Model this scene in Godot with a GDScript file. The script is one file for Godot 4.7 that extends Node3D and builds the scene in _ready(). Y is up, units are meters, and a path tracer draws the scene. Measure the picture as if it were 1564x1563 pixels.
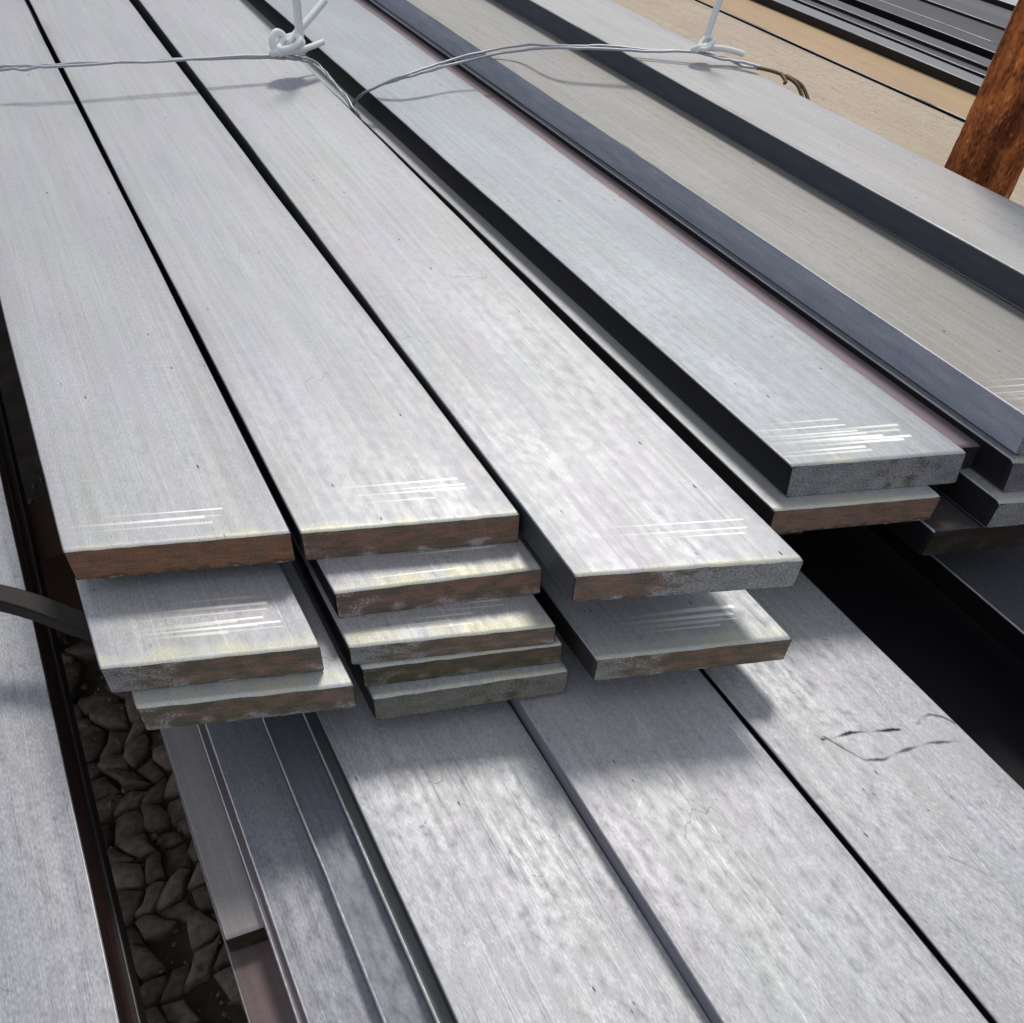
extends Node3D
# A close view of stacked steel flat bars in a yard. x across the bars, z along them (the bars run away towards -z), metres.

var names := {}
var mats := {}
var tex := {}
var rng := RandomNumberGenerator.new()
const SKEW := 0.355          # the bars are cut slightly askew: dz per metre of width

# ---------------------------------------------------------------- naming
func numbered(called: String) -> String:
	var k: int = names.get(called, -1) + 1
	names[called] = k
	return called if k == 0 else "%s_%03d" % [called, k]

func thing(called: String, label: String, category: String, at := Vector3.ZERO, group := "") -> Node3D:
	var o := Node3D.new()
	o.name = numbered(called)
	add_child(o, true)
	o.position = at
	tag(o, label, category, group)
	return o

func tag(o: Node, label: String, category: String, group := "") -> Node:
	o.set_meta("label", label)
	o.set_meta("category", category)
	if group != "":
		o.set_meta("group", group)
	return o

func part(called: String, mesh: Mesh, mat: Material, parent: Node) -> MeshInstance3D:
	var o := MeshInstance3D.new()
	o.name = called
	o.mesh = mesh
	if mat:
		o.material_override = mat
	parent.add_child(o, true)
	return o

func single(called: String, mesh: Mesh, mat: Material, label: String, category: String, group := "") -> MeshInstance3D:
	var o := part(numbered(called), mesh, mat, self)
	tag(o, label, category, group)
	return o

# ---------------------------------------------------------------- textures
func noise_bytes(sd: int, w: int, h: int, freq: float, W: int, H: int, oct := 3, kind := FastNoiseLite.TYPE_SIMPLEX_SMOOTH) -> PackedByteArray:
	var n := FastNoiseLite.new()
	n.seed = sd
	n.noise_type = kind
	n.frequency = freq
	n.fractal_octaves = oct
	var im := n.get_seamless_image(w, h)
	im.convert(Image.FORMAT_L8)
	if W != w or H != h:
		im.resize(W, H, Image.INTERPOLATE_CUBIC)
	return im.get_data()

func to_tex(im: Image) -> ImageTexture:
	return ImageTexture.create_from_image(im)

func put_rgb(data: PackedByteArray, i: int, r: float, g: float, b: float) -> void:
	data[i] = int(clampf(r, 0.0, 255.0))
	data[i + 1] = int(clampf(g, 0.0, 255.0))
	data[i + 2] = int(clampf(b, 0.0, 255.0))

# Mill-finish plate: u across one bar, v along one metre. wear: how blotchy and scratched.
func steel_top(sd: int, wear: float, strokes := []) -> Dictionary:
	var W := 512
	var H := 1536
	var cloud := noise_bytes(sd, 64, 128, 0.03, W, H, 4)
	var cloud2 := noise_bytes(sd + 1, 128, 128, 0.035, W, H, 4)
	var streak := noise_bytes(sd + 2, 256, 12, 0.09, W, H, 3)
	var streak2 := noise_bytes(sd + 3, 512, 40, 0.16, W, H, 3)
	var grain := noise_bytes(sd + 4, 512, 768, 0.33, W, H, 2, FastNoiseLite.TYPE_PERLIN)
	var blot := noise_bytes(sd + 5, 192, 640, 0.075, W, H, 5)
	var tint := noise_bytes(sd + 6, 48, 64, 0.045, W, H, 2)
	var tint2 := noise_bytes(sd + 7, 48, 48, 0.05, W, H, 2)
	var mark := PackedFloat32Array()
	mark.resize(W * H)
	var r := RandomNumberGenerator.new()
	r.seed = sd * 77 + 5
	# long drag scratches, short nicks, small dark pits
	for k in int(110 + 220 * wear):
		var x := r.randf() * W
		var y := r.randf() * H
		var long := r.randf() < 0.75
		var n := int(r.randf_range(30, 330)) if long else int(r.randf_range(10, 50))
		var dx := r.randfn(0.0, 0.05) if long else r.randfn(0.0, 1.2)
		var a := r.randf_range(0.02, 0.085) * (1.0 if r.randf() < 0.45 else -1.0) * (0.6 + wear)
		for q in n:
			var fade := sin(PI * (q + 0.5) / n)
			var px := posmod(int(x + dx * q), W)
			var py := posmod(int(y + q), H)
			mark[py * W + px] += a * fade
			if k % 3 == 0:
				mark[py * W + posmod(px + 1, W)] += a * fade * 0.6
	for k in int(26 * wear) + 6:
		var cx := r.randi() % W
		var cy := r.randi() % H
		var rad := r.randf_range(0.8, 2.6)
		var a := -r.randf_range(0.10, 0.35)
		for oy in range(-4, 5):
			for ox in range(-3, 4):
				var d := sqrt(ox * ox + oy * oy * 0.45)
				if d < rad + 0.7:
					mark[posmod(cy + oy, H) * W + posmod(cx + ox, W)] += a * clampf(rad + 0.7 - d, 0.0, 1.0)
	# a few rubbed curls of scale
	for k in int(5 * wear) + 1:
		var cx := r.randf_range(60, W - 60)
		var cy := r.randf() * H
		var ang := r.randf() * TAU
		for q in int(r.randf_range(90, 220)):
			ang += r.randfn(0.0, 0.16)
			cx += cos(ang) * 0.9
			cy += sin(ang) * 1.3
			var px := clampi(int(cx), 2, W - 3)
			var py := posmod(int(cy), H)
			mark[py * W + px] -= 0.09
			mark[py * W + px + 1] -= 0.05
	# rubbed dark marks given as strokes of points (u across, v along)
	for line in strokes:
		for k in line.size() - 2:
			var p: Vector2 = line[k + 1]
			var p2: Vector2 = line[k + 2]
			for q in 60:
				var c := p.lerp(p2, q / 60.0)
				var fade := 0.55 + 0.45 * sin(c.x * 31.0 + c.y * 140.0 + line[0] * 5.0)
				var fat := 1.6 + 1.8 * fade
				for oy in range(-4, 5):
					for ox in range(-5, 6):
						var cx := clampi(int(c.x * W) + ox, 1, W - 2)
						var cy := posmod(int(c.y * H) + oy, H)
						var near := clampf(1.0 - sqrt(ox * ox * 0.5 + oy * oy) / fat, 0.0, 1.0)
						var ink: float = -0.36 * line[0] * near * fade * (0.5 + grain[cy * W + cx] / 255.0)
						mark[cy * W + cx] = minf(mark[cy * W + cx], ink)
	var col := PackedByteArray()
	col.resize(W * H * 3)
	var rough := PackedByteArray()
	rough.resize(W * H)
	for y in H:
		for x in W:
			var i := y * W + x
			var c := (cloud[i] - 128) / 128.0
			var c2 := (cloud2[i] - 128) / 128.0
			var s := (streak[i] - 128) / 128.0
			var s2 := (streak2[i] - 128) / 128.0
			var g := (grain[i] - 128) / 128.0
			var b := (blot[i] - 128) / 128.0
			var edge := minf(x, W - 1 - x) / float(W)
			var rim := clampf(1.0 - edge / 0.045, 0.0, 1.0)
			var dark := clampf((b - 0.30) * 2.0, 0.0, 1.0) * wear * 0.45 + clampf(s2 * 1.6, 0.0, 1.0) * clampf((c2 - 0.05) * 2.2, 0.0, 1.0) * 0.5 * wear
			var flake := clampf((b + 0.35 * g - 0.12) * 9.0, 0.0, 1.0) * clampf((c + 0.25) * 1.6, 0.0, 1.0)
			var bare := clampf((-b + 0.40 * g - 0.16) * 8.0, 0.0, 1.0)
			var band := clampf(1.0 - edge / 0.16, 0.0, 1.0) * clampf(0.4 + 1.4 * c2, 0.0, 1.0)
			var v := 0.722 + (0.014 + 0.010 * wear) * c + (0.010 + 0.008 * wear) * c2 + 0.022 * s + 0.018 * s2 + (0.028 + 0.085 * wear) * g - (0.003 + 0.011 * wear) * flake + (0.002 + 0.009 * wear) * bare - 0.040 * band - 0.10 * dark + mark[i] - 0.04 * rim * (0.5 + s2)
			var t := (tint[i] - 128) / 128.0
			var t2 := (tint2[i] - 128) / 128.0
			put_rgb(col, i * 3, 255.0 * (v + 0.001 - 0.004 * t + 0.002 * t2), 255.0 * (v + 0.002 + 0.003 * t - 0.002 * t2), 255.0 * (v + 0.011 + 0.003 * t + 0.010 * t2))
			rough[i] = int(clampf(255.0 * (0.565 + 0.04 * wear - 0.03 * c - 0.02 * c2 - 0.02 * s + 0.06 * g + 0.03 * flake - 0.03 * bare + 0.12 * dark - 0.4 * mark[i]), 20.0, 245.0))
	var hm := PackedByteArray()
	hm.resize(W * H)
	for i in W * H:
		hm[i] = int(clampf(128.0 + 0.60 * (grain[i] - 128) + 0.10 * (streak2[i] - 128) + 0.05 * (blot[i] - 128) + 110.0 * mark[i], 0.0, 255.0))
	var him := Image.create_from_data(W, H, false, Image.FORMAT_L8, hm)
	him.convert(Image.FORMAT_RGBA8)
	him.bump_map_to_normal_map(1.2)
	return {
		"color": to_tex(Image.create_from_data(W, H, false, Image.FORMAT_RGB8, col)),
		"rough": to_tex(Image.create_from_data(W, H, false, Image.FORMAT_L8, rough)),
		"normal": to_tex(him)}

# Rolled side of a bar: dark mill scale with lines along the length.
func steel_side(sd: int) -> Dictionary:
	var W := 128
	var H := 1024
	var streak := noise_bytes(sd, 128, 10, 0.08, W, H, 3)
	var blot := noise_bytes(sd + 1, 64, 256, 0.05, W, H, 4)
	var grain := noise_bytes(sd + 2, 128, 512, 0.3, W, H, 2)
	var col := PackedByteArray()
	col.resize(W * H * 3)
	var hm := PackedByteArray()
	hm.resize(W * H)
	for i in W * H:
		var s := (streak[i] - 128) / 128.0
		var b := (blot[i] - 128) / 128.0
		var g := (grain[i] - 128) / 128.0
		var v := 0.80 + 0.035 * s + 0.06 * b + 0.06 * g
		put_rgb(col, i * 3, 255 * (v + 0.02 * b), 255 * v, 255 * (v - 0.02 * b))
		hm[i] = int(clampf(128.0 + 18 * s + 45 * g + 30 * b, 0, 255))
	var him := Image.create_from_data(W, H, false, Image.FORMAT_L8, hm)
	him.convert(Image.FORMAT_RGBA8)
	him.bump_map_to_normal_map(1.0)
	return {"color": to_tex(Image.create_from_data(W, H, false, Image.FORMAT_RGB8, col)), "normal": to_tex(him)}

# Sheared end: a rust-brown zone and a mottled grey fracture zone. grey_at: where along the width the grey begins, from which side.
func cut_end(sd: int, rusty: float, grey_left: float, grey_right: float) -> Dictionary:
	var W := 512
	var H := 96
	var big := noise_bytes(sd, 128, 32, 0.045, W, H, 4)
	var fine := noise_bytes(sd + 1, 256, 64, 0.22, W, H, 3)
	var line := noise_bytes(sd + 2, 40, 96, 0.12, W, H, 3)
	var grain := noise_bytes(sd + 3, 512, 96, 0.42, W, H, 2, FastNoiseLite.TYPE_PERLIN)
	var col := PackedByteArray()
	col.resize(W * H * 3)
	var met := PackedByteArray()
	met.resize(W * H)
	var hm := PackedByteArray()
	hm.resize(W * H)
	for y in H:
		for x in W:
			var i := y * W + x
			var u := x / float(W)
			var v := y / float(H)
			var b := (big[i] - 128) / 128.0
			var f := (fine[i] - 128) / 128.0
			var l := (line[i] - 128) / 128.0
			var g := (grain[i] - 128) / 128.0
			var grey := clampf((grey_left - u + 0.22 * b + 0.12 * f) * 5.0, 0.0, 1.0) + clampf((u - grey_right + 0.22 * b + 0.12 * f) * 5.0, 0.0, 1.0)
			grey = clampf(maxf(grey, clampf((v - 0.72 + 0.4 * b - 0.4 * rusty) * 4.0, 0.0, 1.0)), 0.0, 1.0)
			var k := 0.50 + 0.06 * l + 0.07 * f + 0.09 * g + 0.05 * b
			var red := clampf(rusty - 0.45 + 1.3 * b + 0.5 * f, 0.0, 1.0)
			var olive := clampf(0.55 - rusty - 0.9 * b + 0.4 * l, 0.0, 1.0)
			var rust := Color(k * 1.08, k * 0.88, k * 0.74).lerp(Color(k * 1.10, k * 0.85, k * 0.71), red).lerp(Color(k * 0.90, k * 0.87, k * 0.70), olive)
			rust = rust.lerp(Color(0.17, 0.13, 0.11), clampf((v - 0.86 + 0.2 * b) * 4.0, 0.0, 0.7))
			var q := 0.64 + 0.14 * f + 0.30 * g + 0.07 * b
			var gr := Color(q, q * 0.99, q * 0.97)
			var c := rust.lerp(gr, grey)
			put_rgb(col, i * 3, 255 * c.r, 255 * c.g, 255 * c.b)
			met[i] = int(255 * (0.08 + 0.22 * grey))
			hm[i] = int(clampf(128.0 + 40 * f + 40 * l * (1.0 - grey) + 75 * g * (0.5 + grey) + 20 * b, 0, 255))
	var him := Image.create_from_data(W, H, false, Image.FORMAT_L8, hm)
	him.convert(Image.FORMAT_RGBA8)
	him.bump_map_to_normal_map(2.5)
	return {"color": to_tex(Image.create_from_data(W, H, false, Image.FORMAT_RGB8, col)), "metal": to_tex(Image.create_from_data(W, H, false, Image.FORMAT_L8, met)), "normal": to_tex(him)}

# Scrapes left by the shear near a cut end: bare bright strokes parallel to the cut (v = 0 at the cut), over a strip of pale yellowish oxide at the rolled-over lip.
func end_scrapes(sd: int, count: int, lip: float) -> ImageTexture:
	var W := 384
	var H := 256
	var r := RandomNumberGenerator.new()
	r.seed = sd * 31 + 7
	var a := PackedFloat32Array()
	a.resize(W * H)
	var fine := noise_bytes(sd + 40, 384, 256, 0.3, W, H, 2, FastNoiseLite.TYPE_PERLIN)
	var big := noise_bytes(sd + 41, 48, 32, 0.06, W, H, 3)
	var v0 := 0.0
	var u1 := 0.0
	var left := 0
	for k in count:
		if left == 0:                                   # a new group of parallel strokes
			v0 = r.randf_range(0.05, 0.40) * H
			u1 = r.randf_range(0.55, 0.93) * W
			left = r.randi_range(1, 4)
		left -= 1
		v0 += r.randf_range(12.0, 26.0)
		u1 += r.randf_range(-34.0, 24.0)
		u1 = minf(u1, W * 0.96)
		var len := r.randf_range(0.42, 0.82) * W
		var th := r.randf_range(1.6, 5.2)
		var power := r.randf_range(0.6, 1.0)
		var tilt := r.randfn(0.0, 0.003)
		for x in range(maxi(4, int(u1 - len)), int(u1)):
			var t := 1.0 - (u1 - x) / len
			var yc := v0 + tilt * (x - u1) + 0.8 * sin(x * 0.011 + k)
			var half := th * (0.45 + 0.55 * t) * (0.85 + 0.3 * (fine[clampi(int(yc), 0, H - 1) * W + x] / 255.0))
			for y in range(maxi(0, int(yc - half - 1)), mini(H, int(yc + half + 2))):
				var d := clampf(half - absf(y - yc) + 0.5, 0.0, 1.0)
				var i := y * W + x
				a[i] = maxf(a[i], d * power * minf(1.0, t * 1.5) * clampf((u1 - x) / 4.0, 0.0, 1.0))
	var out := PackedByteArray()
	out.resize(W * H * 4)
	for y in H:
		for x in W:
			var i := y * W + x
			var v := y / float(H)
			var f := (fine[i] - 128) / 128.0
			var b := (big[i] - 128) / 128.0
			var lp := clampf((lip - v + 0.05 * b + 0.03 * f) * 14.0, 0.0, 1.0) * 0.7
			var s := a[i] * clampf((0.8 - v) * 5.0, 0.0, 1.0)
			var base := Color(0.79 + 0.10 * f + 0.03 * b, 0.79 + 0.10 * f + 0.02 * b, 0.735 + 0.10 * f - 0.05 * b)
			var c := base.lerp(Color(0.97, 0.97, 0.96), s)
			var al := maxf(lp, s) if y < H - 6 else 0.0
			out[i * 4] = int(clampf(c.r, 0, 1) * 255)
			out[i * 4 + 1] = int(clampf(c.g, 0, 1) * 255)
			out[i * 4 + 2] = int(clampf(c.b, 0, 1) * 255)
			out[i * 4 + 3] = int(clampf(al, 0, 1) * 255)
	return to_tex(Image.create_from_data(W, H, false, Image.FORMAT_RGBA8, out))

# thin bright cloud, laid over the whole sky
func cloud_cover() -> ImageTexture:
	var W := 512
	var H := 256
	var n := FastNoiseLite.new()
	n.seed = 4
	n.frequency = 1.3
	n.fractal_octaves = 5
	var out := PackedByteArray()
	out.resize(W * H * 4)
	for y in H:
		for x in W:
			var a := TAU * x / W
			var e := PI * (0.5 - (y + 0.5) / H)
			var d := Vector3(cos(a) * cos(e), sin(e), sin(a) * cos(e))
			var c := clampf(n.get_noise_3d(d.x * 1.2, d.y * 2.2, d.z * 1.2) * 1.6 + 0.42, 0.0, 1.0)
			var i := (y * W + x) * 4
			out[i] = 235
			out[i + 1] = 236
			out[i + 2] = 238
			out[i + 3] = int(255 * c * c * (3.0 - 2.0 * c))
	return to_tex(Image.create_from_data(W, H, false, Image.FORMAT_RGBA8, out))

func rust_skin(sd: int, W: int, H: int) -> Dictionary:
	var big := noise_bytes(sd, 96, 96, 0.05, W, H, 5)
	var mid := noise_bytes(sd + 1, 256, 192, 0.06, W, H, 5)
	var fine := noise_bytes(sd + 2, 256, 256, 0.25, W, H, 3)
	var vert := noise_bytes(sd + 3, 96, 24, 0.08, W, H, 3)
	var col := PackedByteArray()
	col.resize(W * H * 3)
	var hm := PackedByteArray()
	hm.resize(W * H)
	for i in W * H:
		var b := (big[i] - 128) / 128.0
		var m := (mid[i] - 128) / 128.0
		var f := (fine[i] - 128) / 128.0
		var s := (vert[i] - 128) / 128.0
		var c := Color(0.40, 0.225, 0.13).lerp(Color(0.56, 0.335, 0.18), clampf(0.4 + 0.9 * m + 0.5 * s, 0, 1))
		c = c.lerp(Color(0.22, 0.11, 0.07), clampf((b + 0.6 * m - 0.15) * 1.6, 0, 0.7))
		c = c.lerp(Color(0.60, 0.46, 0.33), clampf((f + 0.4 * m - 0.5) * 2.0, 0, 0.4))
		c = c.lerp(Color(0.15, 0.09, 0.07), clampf((-f - 0.3 * m - 0.42) * 4.0, 0, 0.3))
		var k := 1.45 + 0.26 * f + 0.14 * s
		put_rgb(col, i * 3, 255 * c.r * k, 255 * c.g * k, 255 * c.b * k)
		hm[i] = int(clampf(128 + 45 * m + 40 * f + 40 * s - 30 * b, 0, 255))
	var him := Image.create_from_data(W, H, false, Image.FORMAT_L8, hm)
	him.convert(Image.FORMAT_RGBA8)
	him.bump_map_to_normal_map(4.0)
	return {"color": to_tex(Image.create_from_data(W, H, false, Image.FORMAT_RGB8, col)), "normal": to_tex(him)}

# ---------------------------------------------------------------- materials
func top_mat(v: int, scrape: int, tint: Color, metal := 0.68, rough := 1.0) -> StandardMaterial3D:
	var key := "t%d %d %s %.2f %.2f" % [v, scrape, tint, metal, rough]
	if not mats.has(key):
		var m := StandardMaterial3D.new()
		var t: Dictionary = tex.top[v]
		m.albedo_color = tint
		m.albedo_texture = t.color
		m.roughness = rough
		m.roughness_texture = t.rough
		m.metallic = metal
		m.metallic_specular = 0.35
		m.normal_enabled = true
		m.normal_texture = t.normal
		m.normal_scale = 0.20
		if scrape >= 0:
			m.detail_enabled = true
			m.detail_blend_mode = BaseMaterial3D.BLEND_MODE_MIX
			m.detail_uv_layer = BaseMaterial3D.DETAIL_UV_2
			m.detail_albedo = tex.scrape[scrape]
		mats[key] = m
	return mats[key]

func side_mat(v: int, tint: Color, metal := 0.35, rough := 0.5) -> StandardMaterial3D:
	var key := "s%d %s %.2f %.2f" % [v, tint, metal, rough]
	if not mats.has(key):
		var m := StandardMaterial3D.new()
		m.albedo_color = tint
		m.albedo_texture = tex.side[v].color
		m.metallic = metal
		m.roughness = rough
		m.normal_enabled = true
		m.normal_texture = tex.side[v].normal
		m.normal_scale = 0.35
		mats[key] = m
	return mats[key]

func end_mat(v: int, tint: Color) -> StandardMaterial3D:
	var key := "e%d %s" % [v, tint]
	if not mats.has(key):
		var m := StandardMaterial3D.new()
		m.albedo_color = tint
		m.albedo_texture = tex.end[v].color
		m.metallic = 1.0
		m.metallic_texture = tex.end[v].metal
		m.roughness = 0.62
		m.normal_enabled = true
		m.normal_texture = tex.end[v].normal
		m.normal_scale = 0.7
		mats[key] = m
	return mats[key]

func plain(color: Color, rough: float, metal := 0.0) -> StandardMaterial3D:
	var m := StandardMaterial3D.new()
	m.albedo_color = color
	m.roughness = rough
	m.metallic = metal
	return m

# ---------------------------------------------------------------- a flat bar
class Soup:
	var v := PackedVector3Array()
	var n := PackedVector3Array()
	var uv := PackedVector2Array()
	var uv2 := PackedVector2Array()
	var idx := PackedInt32Array()
	func add(p: Vector3, nn: Vector3, t: Vector2, t2 := Vector2(0.5, 0.99)) -> int:
		v.append(p); n.append(nn); uv.append(t); uv2.append(t2)
		return v.size() - 1
	func quad(a: int, b: int, c: int, d: int) -> void:      # front face clockwise a b c d
		idx.append_array(PackedInt32Array([a, b, c, a, c, d]))
	func into(m: ArrayMesh, mat: Material) -> void:
		var a := []
		a.resize(Mesh.ARRAY_MAX)
		a[Mesh.ARRAY_VERTEX] = v; a[Mesh.ARRAY_NORMAL] = n; a[Mesh.ARRAY_TEX_UV] = uv; a[Mesh.ARRAY_TEX_UV2] = uv2; a[Mesh.ARRAY_INDEX] = idx
		m.add_surface_from_arrays(Mesh.PRIMITIVE_TRIANGLES, a)
		m.surface_set_material(m.get_surface_count() - 1, mat)

# d: y (top), t (thickness), xl, xr (at the near end), zl (near end at the left corner), far (z of the far end), yaw (dx per metre towards -z), skew,
#    top, scrape, end, side: material choices; tint, side_tint
func flat_bar(d: Dictionary) -> Node3D:
	var sd: int = rng.randi()
	var r := RandomNumberGenerator.new()
	r.seed = sd
	var w: float = d.xr - d.xl
	var t: float = d.t
	var skew: float = d.get("skew", SKEW)
	var yaw: float = d.get("yaw", 0.0)
	var lean: float = d.get("lean", 0.0)          # how far the lower edge of the cut runs on towards the viewer
	var far: float = d.get("far", -3.4)
	var L: float = d.zl - far
	var base := Vector3(d.xl, d.y - t, d.zl)
	var root := thing(d.get("called", "flat_bar"), d.label, d.get("category", "steel bar"), base, d.get("group", ""))
	# profile, counter-clockwise seen from the near end, starting at the left end of the top: [x, y, nx, ny, u, kind]
	var rad: float = minf(d.get("rad", 0.0014), t * 0.3)
	var prof := []
	var N := 14
	for k in N + 1:                                # top, left to right
		var x := rad + (w - 2 * rad) * k / N
		prof.append([x, t, 0.0, 1.0])
	for k in range(1, 4):
		var a := PI / 2 * k / 4.0
		prof.append([w - rad + rad * sin(a), t - rad + rad * cos(a), sin(a), cos(a)])
	prof.append([w, t - rad, 1.0, 0.0])
	for k in range(1, 4):
		prof.append([w, t - rad - (t - 2 * rad) * k / 4.0, 1.0, 0.0])
	prof.append([w, rad, 1.0, 0.0])
	for k in range(1, 4):
		var a := PI / 2 * k / 4.0
		prof.append([w - rad + rad * cos(a), rad - rad * sin(a), cos(a), -sin(a)])
	prof.append([w - rad, 0.0, 0.0, -1.0])
	prof.append([rad, 0.0, 0.0, -1.0])
	for k in range(1, 4):
		var a := PI / 2 * k / 4.0
		prof.append([rad - rad * sin(a), rad - rad * cos(a), -sin(a), -cos(a)])
	prof.append([0.0, rad, -1.0, 0.0])
	for k in range(1, 4):
		prof.append([0.0, rad + (t - 2 * rad) * k / 4.0, -1.0, 0.0])
	prof.append([0.0, t - rad, -1.0, 0.0])
	for k in range(1, 4):
		var a := PI / 2 * k / 4.0
		prof.append([rad - rad * cos(a), t - rad + rad * sin(a), -cos(a), sin(a)])
	prof.append([rad, t, 0.0, 1.0])
	var M := prof.size()
	# distances from the cut
	var rows := [0.0, 0.0009, 0.0022, 0.005, 0.012, 0.03, 0.06, 0.0955]
	var s := 0.12
	while s < L - 0.02:
		rows.append(s)
		s += 0.03 if s < 1.5 else 0.12
	rows.append(L)
	var n1 := FastNoiseLite.new()
	n1.seed = sd % 100000
	n1.frequency = 1.0
	var off: float = d.get("off", r.randf())
	var flip: float = d.get("flip", 1.0 if r.randf() < 0.5 else -1.0)
	var lipd: float = d.get("lip", 0.0012)
	var top := Soup.new()
	var side := Soup.new()
	var edge := Soup.new()
	var place := func(p: Array, sdist: float) -> Vector3:
		var x: float = p[0]
		var y: float = p[1]
		var e := 1.0 - clampf(sdist / 0.0055, 0.0, 1.0)
		var rag: float = 0.0006 * n1.get_noise_2d(x * 190.0, 3.0 + y * 60.0) + 0.0007 * n1.get_noise_2d(x * 40.0, 9.0 + y * 20.0)
		var up := y / t
		y -= lipd * e * e * up * (1.0 + 0.5 * n1.get_noise_2d(x * 60.0, 20.0))
		x += (w / 2 - x) * 0.004 * e
		var far_wave := 0.0009 * n1.get_noise_2d(sdist * 1.6, 50.0) * clampf(sdist / 0.2, 0.0, 1.0) + 0.00025 * n1.get_noise_2d(sdist * 4.0 + 10.0, p[0] * 9.0) * clampf(sdist * 10.0, 0.0, 1.0)
		var along: float = -sdist + rag * e + lean * (1.0 - p[1] / t) + skew * p[0]
		var bow := 0.0022 * n1.get_noise_2d(sdist * 0.9, 80.0) * clampf(sdist / 0.3, 0.0, 1.0)
		if p[3] > 0.01 and absf(p[2]) > 0.05 and sdist > 0.01:      # nicks along the upper edges
			var nick := maxf(0.0, n1.get_noise_2d(sdist * 23.0, 120.0 + p[2] * 9.0) - 0.30) * 0.0035
			x -= signf(p[2]) * nick
			y -= nick
		return Vector3(x + bow + yaw * (sdist - skew * x), y + far_wave, along)
	var prev_t := []
	for q in rows.size():
		var sdist: float = rows[q]
		var ids := []
		for k in M:
			var p: Array = prof[k]
			var e := 1.0 - clampf(sdist / 0.004, 0.0, 1.0)
			var nn := Vector3(p[2], p[3], 0.9 * e).normalized()
			var is_side: bool = absf(p[2]) > 0.99
			var pos: Vector3 = place.call(p, sdist)
			var t2 := Vector2(p[0] / w, minf(sdist / 0.0965, 0.99))
			var ut: float = p[0] / w
			if flip < 0:
				ut = 1.0 - ut
			ids.append([top.add(pos, nn, Vector2(ut, sdist / 1.0 + off), t2), side.add(pos, nn, Vector2(p[1] / 0.05, sdist / 1.0 + off)) if is_side else -1, edge.add(pos, nn, Vector2(p[1] / 0.05, sdist / 1.0 + off)) if p[3] > -0.01 and p[1] > t * 0.5 else -1])
		if q > 0:
			for k in M - 1:
				var a: Array = ids[k]
				var b: Array = ids[k + 1]
				var c: Array = prev_t[k + 1]
				var e2: Array = prev_t[k]
				var arc: bool = absf(prof[k][2] + prof[k + 1][2]) > 0.02 and a[2] >= 0 and b[2] >= 0 and not (a[1] >= 0 and b[1] >= 0)
				if arc:
					edge.quad(a[2], b[2], c[2], e2[2])
				elif a[1] >= 0 and b[1] >= 0:
					side.quad(a[1], b[1], c[1], e2[1])
				else:
					top.quad(a[0], b[0], c[0], e2[0])
		prev_t = ids
	var mesh := ArrayMesh.new()
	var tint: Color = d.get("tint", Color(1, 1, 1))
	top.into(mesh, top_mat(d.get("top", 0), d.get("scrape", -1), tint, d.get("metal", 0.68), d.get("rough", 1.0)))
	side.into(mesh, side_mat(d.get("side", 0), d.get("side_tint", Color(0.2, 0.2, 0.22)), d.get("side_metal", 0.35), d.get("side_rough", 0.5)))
	edge.into(mesh, side_mat(0, d.get("edge_tint", Color(0.84, 0.84, 0.86)), d.get("edge_metal", 0.65), d.get("edge_rough", 0.5)))
	# far end cap, so that the bar is closed
	var cap := Soup.new()
	var far_ids := []
	for k in M - 1:
		far_ids.append(cap.add(place.call(prof[k], L), Vector3(0, 0, -1), Vector2(0.5, 0.5)))
	for k in range(1, M - 2):
		cap.idx.append_array(PackedInt32Array([far_ids[0], far_ids[k + 1], far_ids[k]]))
	cap.into(mesh, side_mat(0, Color(0.3, 0.22, 0.17)))
	part("bar_body", mesh, null, root)
	# the cut end, a mesh of its own: rough, a little bulged
	var en := Soup.new()
	var NU := 40
	var NV := 8
	var grid := []
	for j in NV + 1:
		var row := []
		for i in NU + 1:
			var fu := i / float(NU)
			var fv := j / float(NV)
			var x := w * fu
			var inset := 0.0
			if j == 0 or j == NV:
				inset = 0.0
			var y := t * fv
			if i == 0 or i == NU:
				y = clampf(y, rad, t - rad)
			var p: Array = [clampf(x, 0.0004, w - 0.0004), y, 0, 0]
			var pos: Vector3 = place.call(p, 0.0)
			var inner := sin(PI * fv) * minf(1.0, sin(PI * fu) * 6.0)
			pos.z += d.get("burr", 1.0) * inner * (0.0004 + 0.0010 * n1.get_noise_2d(x * 160.0, y * 400.0) + 0.0006 * n1.get_noise_2d(x * 500.0, y * 900.0)) 
			row.append(en.add(pos, Vector3(-skew, 0.0, 1.0).normalized(), Vector2(fu, 1.0 - fv)))
		grid.append(row)
	for j in NV:
		for i in NU:
			en.quad(grid[j + 1][i], grid[j + 1][i + 1], grid[j][i + 1], grid[j][i])
	var em := ArrayMesh.new()
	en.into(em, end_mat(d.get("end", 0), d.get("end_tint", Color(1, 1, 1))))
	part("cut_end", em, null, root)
	return root

# ---------------------------------------------------------------- tubes
func smooth_path(pts: Array, per := 8) -> PackedVector3Array:
	var out := PackedVector3Array()
	for k in pts.size() - 1:
		var p0: Vector3 = pts[maxi(k - 1, 0)]
		var p1: Vector3 = pts[k]
		var p2: Vector3 = pts[k + 1]
		var p3: Vector3 = pts[mini(k + 2, pts.size() - 1)]
		for q in per:
			out.append(p1.cubic_interpolate(p2, p0, p3, q / float(per)))
	out.append(pts[pts.size() - 1])
	return out

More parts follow.
